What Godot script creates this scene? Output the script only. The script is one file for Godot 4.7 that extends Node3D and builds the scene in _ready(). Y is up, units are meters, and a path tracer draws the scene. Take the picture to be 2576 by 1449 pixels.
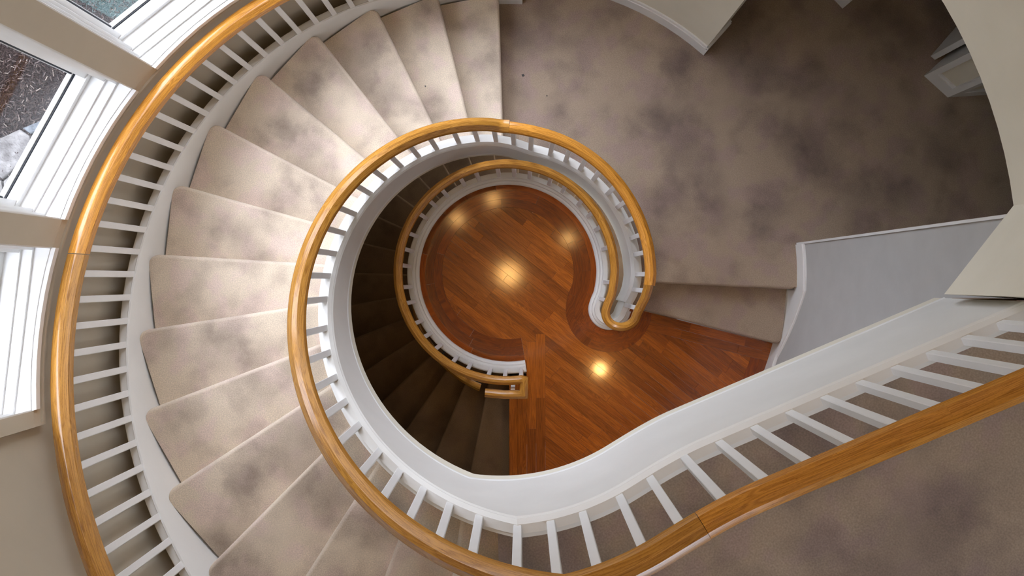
extends Node3D
# A carpeted spiral stair seen from above. The axis of the stair is the origin; y = 0 is the wooden lobby floor.

const RISE := 0.18
const STEP_DEG := 12.1133        # angle of one step of the main stair
const LAST_NOSE := 268.107       # angle of the lowest nosing
const MID_Y := 0.36              # carpeted middle landing
const UP_Y := 3.24               # carpeted upper landing
const LOW_STEP_DEG := 11.43      # angle of one step of the basement stair
const TOP_Y := 7.0               # ceiling over the stairwell
const WALL_R := 2.17
const HEAD := 4.75               # level head of the stair windows

var M := {}
var taken := {}
var rng := RandomNumberGenerator.new()

# ------------------------------------------------------------------ geometry helpers
func nosing(t: float) -> float:   # height of the line through the nosings at angle t (degrees)
	return 0.54 + (LAST_NOSE - t) / STEP_DEG * RISE

func pol(r: float, t: float, y := 0.0) -> Vector3:
	var a := deg_to_rad(t)
	return Vector3(r * cos(a), y, r * sin(a))

func pol2(r: float, t: float) -> Vector2:
	var a := deg_to_rad(t)
	return Vector2(r * cos(a), r * sin(a))

class Shape:
	var v := PackedVector3Array()
	var n := PackedVector3Array()
	var u := PackedVector2Array()
	func tri(a: Vector3, b: Vector3, c: Vector3, na: Vector3, nb: Vector3, nc: Vector3, ua := Vector2.ZERO, ub := Vector2.ZERO, uc := Vector2.ZERO) -> void:
		var g := (c - a).cross(b - a)
		if g.length_squared() < 1e-16:
			return
		if g.dot(na + nb + nc) >= 0.0:
			v.append_array([a, b, c]); n.append_array([na, nb, nc]); u.append_array([ua, ub, uc])
		else:
			v.append_array([a, c, b]); n.append_array([na, nc, nb]); u.append_array([ua, uc, ub])
	func quad(a: Vector3, b: Vector3, c: Vector3, d: Vector3, na: Vector3, nb: Vector3, nc: Vector3, nd: Vector3, ua := Vector2.ZERO, ub := Vector2.ZERO, uc := Vector2.ZERO, ud := Vector2.ZERO) -> void:
		tri(a, b, c, na, nb, nc, ua, ub, uc)
		tri(a, c, d, na, nc, nd, ua, uc, ud)
	func flat(a: Vector3, b: Vector3, c: Vector3, d: Vector3, away: Vector3, ua := Vector2.ZERO, ub := Vector2.ZERO, uc := Vector2.ZERO, ud := Vector2.ZERO) -> void:
		var g := (c - a).cross(d - b).normalized()
		if g.dot(away) < 0.0:
			g = -g
		quad(a, b, c, d, g, g, g, g, ua, ub, uc, ud)
	func mesh() -> ArrayMesh:
		var arr := []
		arr.resize(Mesh.ARRAY_MAX)
		arr[Mesh.ARRAY_VERTEX] = v
		arr[Mesh.ARRAY_NORMAL] = n
		arr[Mesh.ARRAY_TEX_UV] = u
		var m := ArrayMesh.new()
		m.add_surface_from_arrays(Mesh.PRIMITIVE_TRIANGLES, arr)
		return m

# a curved block between two radii and two angles whose bottom and top may slope along the curve
func arc_block(s: Shape, r0: float, r1: float, t0: float, t1: float, b0: float, b1: float, e0: float, e1: float, parts := 0) -> void:
	var k := parts if parts > 0 else maxi(1, int(ceil(absf(t1 - t0) / 3.0)))
	for i in k:
		var fa := float(i) / k
		var fb := float(i + 1) / k
		var ta := lerpf(t0, t1, fa)
		var tb := lerpf(t0, t1, fb)
		var ya := lerpf(b0, b1, fa)
		var yb := lerpf(b0, b1, fb)
		var za := lerpf(e0, e1, fa)
		var zb := lerpf(e0, e1, fb)
		var da := pol(1, ta)
		var db := pol(1, tb)
		var ua := deg_to_rad(ta)
		var ub := deg_to_rad(tb)
		var p := [da * r0 + Vector3.UP * ya, db * r0 + Vector3.UP * yb, db * r0 + Vector3.UP * zb, da * r0 + Vector3.UP * za,
			da * r1 + Vector3.UP * ya, db * r1 + Vector3.UP * yb, db * r1 + Vector3.UP * zb, da * r1 + Vector3.UP * za]
		if k == 1:
			var c := pol(1, (ta + tb) / 2)
			da = c
			db = c
		s.quad(p[0], p[1], p[2], p[3], -da, -db, -db, -da, Vector2(ua * r0, ya), Vector2(ub * r0, yb), Vector2(ub * r0, zb), Vector2(ua * r0, za))
		s.quad(p[4], p[5], p[6], p[7], da, db, db, da, Vector2(ua * r1, ya), Vector2(ub * r1, yb), Vector2(ub * r1, zb), Vector2(ua * r1, za))
		s.flat(p[3], p[2], p[6], p[7], Vector3.UP, Vector2(ua * r0, r0), Vector2(ub * r0, r0), Vector2(ub * r1, r1), Vector2(ua * r1, r1))
		s.flat(p[0], p[1], p[5], p[4], Vector3.DOWN)
		if i == 0:
			s.flat(p[0], p[3], p[7], p[4], pol(1, t0 + (90.0 if t0 > t1 else -90.0)))
		if i == k - 1:
			s.flat(p[1], p[2], p[6], p[5], pol(1, t1 + (-90.0 if t0 > t1 else 90.0)))

# a profile (x across, y up) drawn along a path; across points to the right of the path's far side: (T.z, -T.x)
func sweep(s: Shape, path: PackedVector3Array, prof: PackedVector2Array, caps := true, round_deg := 27.0, uv_from := 0.0, sink := PackedFloat32Array()) -> void:
	var n := path.size()
	var m := prof.size()
	var area := 0.0
	for j in m:
		area += prof[j].cross(prof[(j + 1) % m])
	var en: Array[Vector2] = []
	for j in m:
		var d := (prof[(j + 1) % m] - prof[j]).normalized()
		en.append(Vector2(d.y, -d.x) if area > 0 else Vector2(-d.y, d.x))
	var lat := PackedVector3Array()
	var tan := PackedVector3Array()
	var scale := PackedFloat32Array()
	for i in n:
		var a := path[maxi(i - 1, 0)]
		var b := path[i]
		var c := path[mini(i + 1, n - 1)]
		var d0 := (b - a) if i > 0 else (c - b)
		var d1 := (c - b) if i < n - 1 else (b - a)
		var h0 := Vector3(d0.x, 0, d0.z).normalized()
		var h1 := Vector3(d1.x, 0, d1.z).normalized()
		var h := (h0 + h1).normalized()
		lat.append(Vector3(h.z, 0, -h.x))
		scale.append(1.0 / maxf(0.6, h.dot(h1)))
		tan.append((d0.normalized() + d1.normalized()).normalized())
	var run := uv_from
	var around := PackedFloat32Array([0.0])
	for j in m:
		around.append(around[j] + prof[j].distance_to(prof[(j + 1) % m]))
	for i in n - 1:
		var next := run + path[i].distance_to(path[i + 1])
		for j in m:
			var j1 := (j + 1) % m
			var e := en[j]
			var ep := en[(j - 1 + m) % m]
			var ex := en[j1]
			var n0 := (e + ep).normalized() if absf(rad_to_deg(e.angle_to(ep))) < round_deg else e
			var n1 := (e + ex).normalized() if absf(rad_to_deg(e.angle_to(ex))) < round_deg else e
			var q := []
			var nn := []
			for w in [[i, j, n0], [i + 1, j, n0], [i + 1, j1, n1], [i, j1, n1]]:
				var ii: int = w[0]
				var pp: Vector2 = prof[w[1]]
				var k: Vector2 = w[2]
				q.append(path[ii] + lat[ii] * pp.x * scale[ii] + Vector3.UP * (pp.y + (sink[ii] if sink.size() and pp.y < -0.15 else 0.0)))
				var no := lat[ii] * k.x + Vector3.UP * k.y
				no = (no - tan[ii] * no.dot(tan[ii])).normalized()
				nn.append(no)
			s.quad(q[0], q[1], q[2], q[3], nn[0], nn[1], nn[2], nn[3], Vector2(run, around[j]), Vector2(next, around[j]), Vector2(next, around[j + 1]), Vector2(run, around[j + 1]))
		run = next
	if caps:
		var tr := Geometry2D.triangulate_polygon(prof)
		for end in 2:
			var i := 0 if end == 0 else n - 1
			var away := -tan[0] if end == 0 else tan[n - 1]
			for k in range(0, tr.size(), 3):
				var q := []
				for w in 3:
					var pp := prof[tr[k + w]]
					q.append(path[i] + lat[i] * pp.x * scale[i] + Vector3.UP * (pp.y + (sink[i] if sink.size() and pp.y < -0.15 else 0.0)))
				s.tri(q[0], q[1], q[2], away, away, away)

# texture coordinates of a plan point: straight grain, or grain bent round a centre
func laid(uv: Transform2D, bend: Vector2, p: Vector2) -> Vector2:
	if bend == Vector2.INF:
		return uv * p
	var d := p - bend
	return Vector2(atan2(d.x, -d.y) * 0.6, d.length()) + uv.origin

func prism(s: Shape, poly: PackedVector2Array, y0: float, y1: float, bevel := 0.0, uv := Transform2D.IDENTITY, bend := Vector2.INF) -> void:
	var top := poly
	if bevel > 0.0:
		var inner := Geometry2D.offset_polygon(poly, -bevel)
		if inner.size() == 1 and inner[0].size() == poly.size():
			# the offset may start at another corner: align by the nearest point
			var best := 0
			for i in poly.size():
				if inner[0][i].distance_to(poly[0]) < inner[0][best].distance_to(poly[0]):
					best = i
			var cw0 := Geometry2D.is_polygon_clockwise(poly)
			var cw1 := Geometry2D.is_polygon_clockwise(inner[0])
			top = PackedVector2Array()
			for i in poly.size():
				top.append(inner[0][posmod(best + (i if cw0 == cw1 else -i), poly.size())])
	var tr := Geometry2D.triangulate_polygon(top)
	for k in range(0, tr.size(), 3):
		var a := top[tr[k]]
		var b := top[tr[k + 1]]
		var c := top[tr[k + 2]]
		s.tri(Vector3(a.x, y1, a.y), Vector3(b.x, y1, b.y), Vector3(c.x, y1, c.y), Vector3.UP, Vector3.UP, Vector3.UP, laid(uv, bend, a), laid(uv, bend, b), laid(uv, bend, c))
	var low := Geometry2D.triangulate_polygon(poly)
	for k in range(0, low.size(), 3):
		var a := poly[low[k]]
		var b := poly[low[k + 1]]
		var c := poly[low[k + 2]]
		s.tri(Vector3(a.x, y0, a.y), Vector3(b.x, y0, b.y), Vector3(c.x, y0, c.y), Vector3.DOWN, Vector3.DOWN, Vector3.DOWN)
	var cw := Geometry2D.is_polygon_clockwise(poly)
	var ys := y1 - (bevel if top != poly else 0.0)
	for i in poly.size():
		var a := poly[i]
		var b := poly[(i + 1) % poly.size()]
		var d := (b - a).normalized()
		var o := Vector2(-d.y, d.x) if cw else Vector2(d.y, -d.x)
		var away := Vector3(o.x, 0, o.y)
		s.flat(Vector3(a.x, y0, a.y), Vector3(b.x, y0, b.y), Vector3(b.x, ys, b.y), Vector3(a.x, ys, a.y), away, laid(uv, bend, a), laid(uv, bend, b), laid(uv, bend, b), laid(uv, bend, a))
		if top != poly:
			var a2 := top[i]
			var b2 := top[(i + 1) % poly.size()]
			s.flat(Vector3(a.x, ys, a.y), Vector3(b.x, ys, b.y), Vector3(b2.x, y1, b2.y), Vector3(a2.x, y1, a2.y), away + Vector3.UP, laid(uv, bend, a), laid(uv, bend, b), laid(uv, bend, b2), laid(uv, bend, a2))

# a sheet of points given row by row, with smooth normals on the side of `away`
func sheet(s: Shape, rows: Array, away: Vector3) -> void:
	var h := rows.size()
	var w: int = rows[0].size()
	var nn := []
	for i in h:
		var line := PackedVector3Array()
		for j in w:
			var dr: Vector3 = rows[mini(i + 1, h - 1)][j] - rows[maxi(i - 1, 0)][j]
			var dc: Vector3 = rows[i][mini(j + 1, w - 1)] - rows[i][maxi(j - 1, 0)]
			var g := dr.cross(dc).normalized()
			line.append(g)
		nn.append(line)
	var flip: bool = nn[h / 2][0].dot(away) < 0.0
	for i in h - 1:
		for j in w - 1:
			var q := [rows[i][j], rows[i + 1][j], rows[i + 1][j + 1], rows[i][j + 1]]
			var k := [nn[i][j], nn[i + 1][j], nn[i + 1][j + 1], nn[i][j + 1]]
			if flip:
				for e in 4:
					k[e] = -k[e]
			s.quad(q[0], q[1], q[2], q[3], k[0], k[1], k[2], k[3])

func box(s: Shape, from: Vector3, to: Vector3) -> void:
	prism(s, PackedVector2Array([Vector2(from.x, from.z), Vector2(to.x, from.z), Vector2(to.x, to.z), Vector2(from.x, to.z)]), from.y, to.y)

# ------------------------------------------------------------------ object helpers
func numbered(parent: Node, called: String) -> String:
	var key := "%d/%s" % [parent.get_instance_id(), called]
	var k: int = taken.get(key, 0)
	taken[key] = k + 1
	return called if k == 0 else "%s_%03d" % [called, k]

func node(parent: Node, called: String, at := Vector3.ZERO) -> Node3D:
	var o := Node3D.new()
	o.name = numbered(parent, called)
	parent.add_child(o, true)
	o.position = at
	return o

func part(parent: Node, called: String, mesh: Mesh, m: Material, at := Vector3.ZERO) -> MeshInstance3D:
	var o := MeshInstance3D.new()
	o.name = numbered(parent, called)
	o.mesh = mesh
	o.material_override = m
	parent.add_child(o, true)
	o.position = at
	return o

func tag(o: Node, label: String, category: String, group := "") -> void:
	o.set_meta("label", label)
	o.set_meta("category", category)
	if group:
		o.set_meta("group", group)

func structure(o: Node, label := "", category := "") -> void:
	o.set_meta("kind", "structure")
	if label:
		o.set_meta("label", label)
		o.set_meta("category", category)

# ------------------------------------------------------------------ materials
func noise(seed_: int, freq: float, octaves := 4, kind := FastNoiseLite.TYPE_SIMPLEX_SMOOTH) -> FastNoiseLite:
	var f := FastNoiseLite.new()
	f.seed = seed_
	f.noise_type = kind
	f.frequency = freq
	f.fractal_octaves = octaves
	return f

func grey(f: FastNoiseLite, w: int, h: int, to_w := 0, to_h := 0) -> PackedByteArray:
	var im := f.get_seamless_image(w, h)
	im.convert(Image.FORMAT_L8)
	if to_w:
		im.resize(to_w, to_h, Image.INTERPOLATE_CUBIC)
	return im.get_data()

func rgb_texture(w: int, h: int, data: PackedByteArray) -> ImageTexture:
	var im := Image.create_from_data(w, h, false, Image.FORMAT_RGB8, data)
	im.generate_mipmaps()
	return ImageTexture.create_from_image(im)

# oak grain running along u: fine pores and broad figure
func wood_texture(seed_: int, pale: Color, dark: Color, strength: float) -> ImageTexture:
	var w := 1024
	var h := 512
	var fine := grey(noise(seed_, 0.11, 3), 64, h, w, h)
	var broad := grey(noise(seed_ + 1, 0.05, 3), 24, 96, w, h)
	var pore := grey(noise(seed_ + 2, 0.35, 2), 160, h, w, h)
	var d := PackedByteArray()
	d.resize(w * h * 3)
	for i in w * h:
		var b := broad[i] / 255.0
		var f := fine[i] / 255.0
		var p := pore[i] / 255.0
		var ring := 0.5 + 0.5 * sin(b * 26.0 + f * 4.0)
		var t := clampf((0.40 * ring + 0.45 * f + 0.25 * b - 0.35 + (0.35 if p > 0.72 else 0.0)) * strength, 0.0, 1.0)
		var c := pale.lerp(dark, t)
		d[i * 3] = int(c.r * 255.0)
		d[i * 3 + 1] = int(c.g * 255.0)
		d[i * 3 + 2] = int(c.b * 255.0)
	return rgb_texture(w, h, d)

# cut pile with soiled blotches
func carpet_texture(clean: Color, soil: Color, mauve: Color) -> ImageTexture:
	var w := 1024
	var a := grey(noise(11, 0.0032, 6), w, w)
	var b := grey(noise(12, 0.0075, 5), w, w)
	var c := grey(noise(13, 0.30, 2), w, w)
	var e := grey(noise(14, 0.010, 3), w, w)
	var d := PackedByteArray()
	d.resize(w * w * 3)
	for i in w * w:
		var s := smoothstep(0.40, 1.0, a[i] / 255.0) * 0.60 + smoothstep(0.42, 1.0, b[i] / 255.0) * 0.36
		var col := clean.lerp(mauve, smoothstep(0.45, 0.75, e[i] / 255.0) * 0.6).lerp(soil, clampf(s, 0.0, 0.85))
		var f := 0.89 + 0.22 * c[i] / 255.0
		d[i * 3] = int(clampf(col.r * f, 0, 1) * 255.0)
		d[i * 3 + 1] = int(clampf(col.g * f, 0, 1) * 255.0)
		d[i * 3 + 2] = int(clampf(col.b * f, 0, 1) * 255.0)
	return rgb_texture(w, w, d)

func speckle_texture(seed_: int, freq: float, lo: Color, hi: Color, size := 512) -> ImageTexture:
	var a := grey(noise(seed_, freq, 4), size, size)
	var d := PackedByteArray()
	d.resize(size * size * 3)
	for i in size * size:
		var c := lo.lerp(hi, a[i] / 255.0)
		d[i * 3] = int(c.r * 255.0)
		d[i * 3 + 1] = int(c.g * 255.0)
		d[i * 3 + 2] = int(c.b * 255.0)
	return rgb_texture(size, size, d)

func height_texture(seed_: int, freq: float, octaves := 3) -> ImageTexture:
	var im := noise(seed_, freq, octaves).get_seamless_image(512, 512)
	im.convert(Image.FORMAT_L8)
	return ImageTexture.create_from_image(im)

func plain(c: Color, rough := 0.6, spec := 0.5) -> StandardMaterial3D:
	var m := StandardMaterial3D.new()
	m.albedo_color = c
	m.roughness = rough
	m.metallic_specular = spec
	return m

func in_world(m: StandardMaterial3D, tex: Texture2D, metres: float, bump: Texture2D = null, relief := 0.0) -> StandardMaterial3D:
	m.albedo_texture = tex
	m.uv1_triplanar = true
	m.uv1_world_triplanar = true
	m.uv1_scale = Vector3.ONE / metres
	if bump:
		m.heightmap_enabled = true
		m.heightmap_texture = bump
		m.heightmap_scale = relief
	return m

func make_materials() -> void:
	var pile := height_texture(21, 0.6, 2)
	M.carpet = in_world(plain(Color.WHITE, 0.95, 0.2), carpet_texture(Color8(214, 199, 178), Color8(144, 130, 119), Color8(214, 192, 182)), 2.3, pile, 0.13)
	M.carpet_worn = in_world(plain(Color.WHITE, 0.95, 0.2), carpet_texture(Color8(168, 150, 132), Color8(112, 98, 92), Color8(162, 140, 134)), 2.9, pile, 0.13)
	M.carpet_low = in_world(plain(Color.WHITE, 0.95, 0.2), carpet_texture(Color8(124, 101, 76), Color8(84, 67, 52), Color8(120, 96, 76)), 2.6, pile, 0.13)  # brown carpet, darkened so its colour carries the deep basement shade
	M.white = in_world(plain(Color.WHITE, 0.42, 0.5), speckle_texture(31, 0.02, Color8(224, 223, 219), Color8(233, 232, 228), 256), 1.7)
	M.trim = in_world(plain(Color.WHITE, 0.35, 0.5), speckle_texture(32, 0.02, Color8(228, 228, 226), Color8(236, 236, 235), 256), 1.3)
	M.wall = in_world(plain(Color.WHITE, 0.8, 0.4), speckle_texture(33, 0.015, Color8(197, 186, 167), Color8(203, 192, 173), 512), 1.9, height_texture(34, 0.2), 0.02)
	M.plaster = in_world(plain(Color.WHITE, 0.8, 0.4), speckle_texture(35, 0.015, Color8(222, 216, 199), Color8(228, 222, 206), 512), 1.9, height_texture(36, 0.2), 0.02)
	M.wall_shaded = in_world(plain(Color.WHITE, 0.8, 0.4), speckle_texture(37, 0.015, Color8(183, 182, 180), Color8(190, 189, 187), 512), 1.9, height_texture(38, 0.2), 0.02)  # cream wall whose cool shade is put into a grey colour
	M.rail = plain(Color.WHITE, 0.22, 0.6)
	M.rail.albedo_texture = wood_texture(41, Color8(198, 142, 60), Color8(124, 76, 24), 1.0)
	M.rail.uv1_scale = Vector3(0.9, 4.0, 1)
	M.rail_pale = plain(Color(1.1, 1.07, 1.02), 0.22, 0.6)
	M.rail_pale.albedo_texture = M.rail.albedo_texture
	M.rail_pale.uv1_scale = M.rail.uv1_scale
	M.rail_pale.uv1_offset = Vector3(0.37, 0.21, 0)
	var board := wood_texture(51, Color8(178, 96, 22), Color8(98, 44, 6), 0.9)
	M.boards = []
	for tone in [Color(0.90, 0.88, 0.84), Color(1.0, 1.0, 1.0), Color(0.95, 0.92, 0.88), Color(1.07, 1.07, 1.04), Color(0.84, 0.80, 0.77)]:
		var b := plain(tone, 0.30, 0.35)
		b.albedo_texture = board
		b.uv1_scale = Vector3(0.8, 3.2, 1)
		b.clearcoat_enabled = true
		b.clearcoat = 0.9
		b.clearcoat_roughness = 0.10
		M.boards.append(b)
	M.border = []
	for tone in [Color(0.84, 0.74, 0.62), Color(0.92, 0.80, 0.66), Color(0.76, 0.66, 0.55)]:
		var b := M.boards[0].duplicate() as StandardMaterial3D
		b.albedo_color = tone
		M.border.append(b)
	M.under = plain(Color8(52, 24, 10), 0.7)
	M.glass = plain(Color(0.10, 0.13, 0.13, 0.05), 0.02, 0.3)
	M.glass.transparency = BaseMaterial3D.TRANSPARENCY_ALPHA
	M.seal = plain(Color8(26, 32, 40), 0.6)
	M.black = plain(Color8(20, 18, 17), 0.5)
	M.mulch = in_world(plain(Color.WHITE, 0.95, 0.2), speckle_texture(61, 0.06, Color8(20, 15, 16), Color8(50, 40, 39)), 0.9, height_texture(62, 0.08), 3.0)
	M.lawn = in_world(plain(Color.WHITE, 0.9, 0.2), speckle_texture(63, 0.08, Color8(38, 56, 56), Color8(78, 96, 94)), 0.8, height_texture(64, 0.12), 2.0)
	M.stones = []
	for i in 4:
		var lo := [Color8(84, 86, 92), Color8(94, 90, 88), Color8(77, 82, 88), Color8(100, 96, 92)][i] as Color
		M.stones.append(in_world(plain(Color.WHITE, 0.85, 0.3), speckle_texture(70 + i, 0.018, lo.darkened(0.22), lo.lightened(0.2), 256), 0.8, height_texture(80 + i, 0.03), 1.2))
	M.chips = plain(Color.WHITE, 0.9, 0.2)
	M.chips.vertex_color_use_as_albedo = true
	M.glow = plain(Color8(255, 240, 214), 0.5)
	M.glow.emission_enabled = true
	M.glow.emission = Color8(255, 196, 116)
	M.glow.emission_energy_multiplier = 12.0

# ------------------------------------------------------------------ the line of the inner balustrade, from the upper wall down to the end of the ring
var line_p := PackedVector3Array()     # plan point (x, z) with the height of the kerb's foot in y
var line_rail := PackedFloat32Array()  # height of the underside of the handrail
var line_t := PackedFloat32Array()     # angle round the axis, running on past 360
var i_kink := 0
var i_joint_mid := 0
var i_joint_low := 0
var i_ring := 0

func add_line(p: Vector2, foot: float, rail: float) -> void:
	if line_p.size() and Vector2(line_p[-1].x, line_p[-1].z).distance_to(p) < 0.002:
		return
	line_p.append(Vector3(p.x, foot, p.y))
	line_rail.append(rail)

func lay_out_line() -> void:
	var foot_up := UP_Y + 0.02
	var rail_up := 3.95
	# straight along the upper landing
	for i in 25:
		var x := lerpf(1.985, 0.80, i / 24.0)
		add_line(Vector2(x, 1.0037 - 0.4302 * x), foot_up, rail_up)
	var p0 := Vector2(0.80, 1.0037 - 0.4302 * 0.80)
	var p3 := pol2(0.967, 58.0)
	var p1 := p0 + Vector2(-0.9186, 0.3952) * 0.11
	var p2 := p3 - Vector2(-sin(deg_to_rad(58.0)), cos(deg_to_rad(58.0))) * 0.11
	for i in range(1, 13):
		add_line(p0.bezier_interpolate(p1, p2, p3, i / 12.0), foot_up, rail_up)
	var t := 59.5
	while t < 361.0:
		var r := lerpf(0.967, 0.948, smoothstep(262.0, 284.0, t))
		var foot := minf(foot_up, maxf(nosing(t), MID_Y))
		var rail := minf(rail_up, nosing(t) + 0.555)
		if t > 262.0:
			rail = maxf(rail, lerpf(1.10, 1.02, smoothstep(270.0, 345.0, t)))
		if t < 85.1:
			i_kink = line_p.size()
		if t < 271.2:
			i_joint_mid = line_p.size()
		add_line(pol2(r, t), foot, rail)
		t += 1.5
	i_joint_low = line_p.size()
	# down the two steps, round the end of the slot and back along the ring
	var pts := [pol2(0.948, 355.0), pol2(0.946, 360.5), Vector2(0.931, 0.122), Vector2(0.905, 0.205)]
	for a in range(0, 181, 30):
		pts.append(Vector2(0.790 + 0.098 * cos(deg_to_rad(a)), 0.262 + 0.098 * sin(deg_to_rad(a))))
	pts.append_array([Vector2(0.706, 0.205), Vector2(0.738, 0.118)])
	var ring := Vector2(-0.012, -0.023)
	for a in [0.0, -8.0, -16.0]:
		pts.append(ring + 0.768 * Vector2(cos(deg_to_rad(a)), sin(deg_to_rad(a))))
	var total := 0.0
	var steps := []
	for i in range(1, pts.size() - 2):
		for k in 6:
			steps.append(pts[i].cubic_interpolate(pts[i + 1], pts[i - 1], pts[i + 2], k / 6.0))
	for i in range(1, steps.size()):
		total += steps[i].distance_to(steps[i - 1])
	var run := 0.0
	for i in range(0, steps.size()):
		if i > 0:
			run += steps[i].distance_to(steps[i - 1])
		var f := smoothstep(0.0, 0.55, run / total)
		add_line(steps[i], MID_Y * (1.0 - smoothstep(0.0, 0.42, run / total)), lerpf(1.02, 0.66, f))
	i_ring = line_p.size()
	var a := -8.0
	while a > -281.5:
		add_line(ring + 0.768 * Vector2(cos(deg_to_rad(a)), sin(deg_to_rad(a))), 0.0, 0.66)
		a -= 3.0

func slice(from: int, to: int, rails: bool) -> PackedVector3Array:
	var out := PackedVector3Array()
	for i in range(from, to + 1):
		out.append(Vector3(line_p[i].x, line_rail[i] if rails else line_p[i].y, line_p[i].z))
	return out

# how far the foot of the face board drops below the stair's own depth, so that it levels out under the landing
func drops(from: int, to: int) -> PackedFloat32Array:
	var out := PackedFloat32Array()
	for i in range(from, to + 1):
		out.append(minf(0.0, 2.782 - (line_p[i].y - 0.28)))
	return out

func rail_profile(half: float, off := 0.0) -> PackedVector2Array:
	var k := half / 0.042
	var out := PackedVector2Array()
	for p in [Vector2(-0.034, 0), Vector2(0.034, 0), Vector2(0.042, 0.008), Vector2(0.042, 0.042), Vector2(0.0395, 0.048), Vector2(0.034, 0.052), Vector2(0.015, 0.0655), Vector2(0.012, 0.067),
		Vector2(-0.012, 0.067), Vector2(-0.015, 0.0655), Vector2(-0.034, 0.052), Vector2(-0.0395, 0.048), Vector2(-0.042, 0.042), Vector2(-0.042, 0.008)]:
		out.append(Vector2(p.x * k + off, p.y))
	return out

func post(parent: Node, at: Vector3, across: Vector3, y0: float, y1: float, wide := 0.032) -> void:
	var h := wide / 2
	var c := 0.0025
	var s := Shape.new()
	prism(s, PackedVector2Array([Vector2(-h + c, -h), Vector2(h - c, -h), Vector2(h, -h + c), Vector2(h, h - c), Vector2(h - c, h), Vector2(-h + c, h), Vector2(-h, h - c), Vector2(-h, -h + c)]), 0, y1 - y0)
	var o := part(parent, "baluster", s.mesh(), M.trim, Vector3(at.x, y0, at.z))
	o.basis = Basis(across, Vector3.UP, across.cross(Vector3.UP))

# point on the balustrade line at a running length or nearest to an angle/position
func nearest_on_line(p: Vector2, from: int, to: int) -> int:
	var best := from
	for i in range(from, to):
		if Vector2(line_p[i].x, line_p[i].z).distance_squared_to(p) < Vector2(line_p[best].x, line_p[best].z).distance_squared_to(p):
			best = i
	return best

func across_at(i: int) -> Vector3:
	var d := line_p[mini(i + 1, line_p.size() - 1)] - line_p[maxi(i - 1, 0)]
	d.y = 0
	d = d.normalized()
	return Vector3(d.z, 0, -d.x)

# ------------------------------------------------------------------ the scene
func _ready() -> void:
	rng.seed = 7
	# camera: a drone's lens looking almost straight down
	var cam := Camera3D.new()
	cam.name = "camera"
	add_child(cam)
	var right := Vector3(0.99992189, -0.01249816, 0.00012242)
	var down := Vector3(0.0, 0.00979445, 0.99995203)
	var ahead := Vector3(-0.01249876, -0.99987392, 0.00979369)
	cam.global_transform = Transform3D(Basis(right, -down, -ahead), Vector3(0.10008, 6.31762, 0.03242))
	cam.fov = rad_to_deg(2.0 * atan(724.5 / 2000.0))
	cam.near = 0.05
	cam.far = 200.0
	cam.current = true
	# daylight of an overcast sky
	var env := Environment.new()
	var sky := Sky.new()
	var air := ProceduralSkyMaterial.new()
	air.sky_top_color = Color8(234, 240, 255)
	air.sky_curve = 0.6
	air.sky_horizon_color = Color8(150, 158, 170)
	air.ground_bottom_color = Color8(90, 86, 84)
	air.ground_horizon_color = Color8(150, 150, 150)
	air.sky_energy_multiplier = 1.0
	sky.sky_material = air
	env.background_mode = Environment.BG_SKY
	env.sky = sky
	env.background_energy_multiplier = 15.0
	env.tonemap_mode = Environment.TONE_MAPPER_LINEAR
	env.tonemap_exposure = 1.0
	env.sdfgi_enabled = true
	env.ssao_enabled = true
	env.ssil_enabled = true
	var we := WorldEnvironment.new()
	we.name = "daylight"
	we.environment = env
	add_child(we)

	make_materials()
	lay_out_line()
	build_shell()
	build_windows()
	build_wood_floor()
	build_main_stair()
	build_basement_stair()
	build_balustrades()
	build_hall_things()
	build_outside()
	build_lamps()

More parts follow.
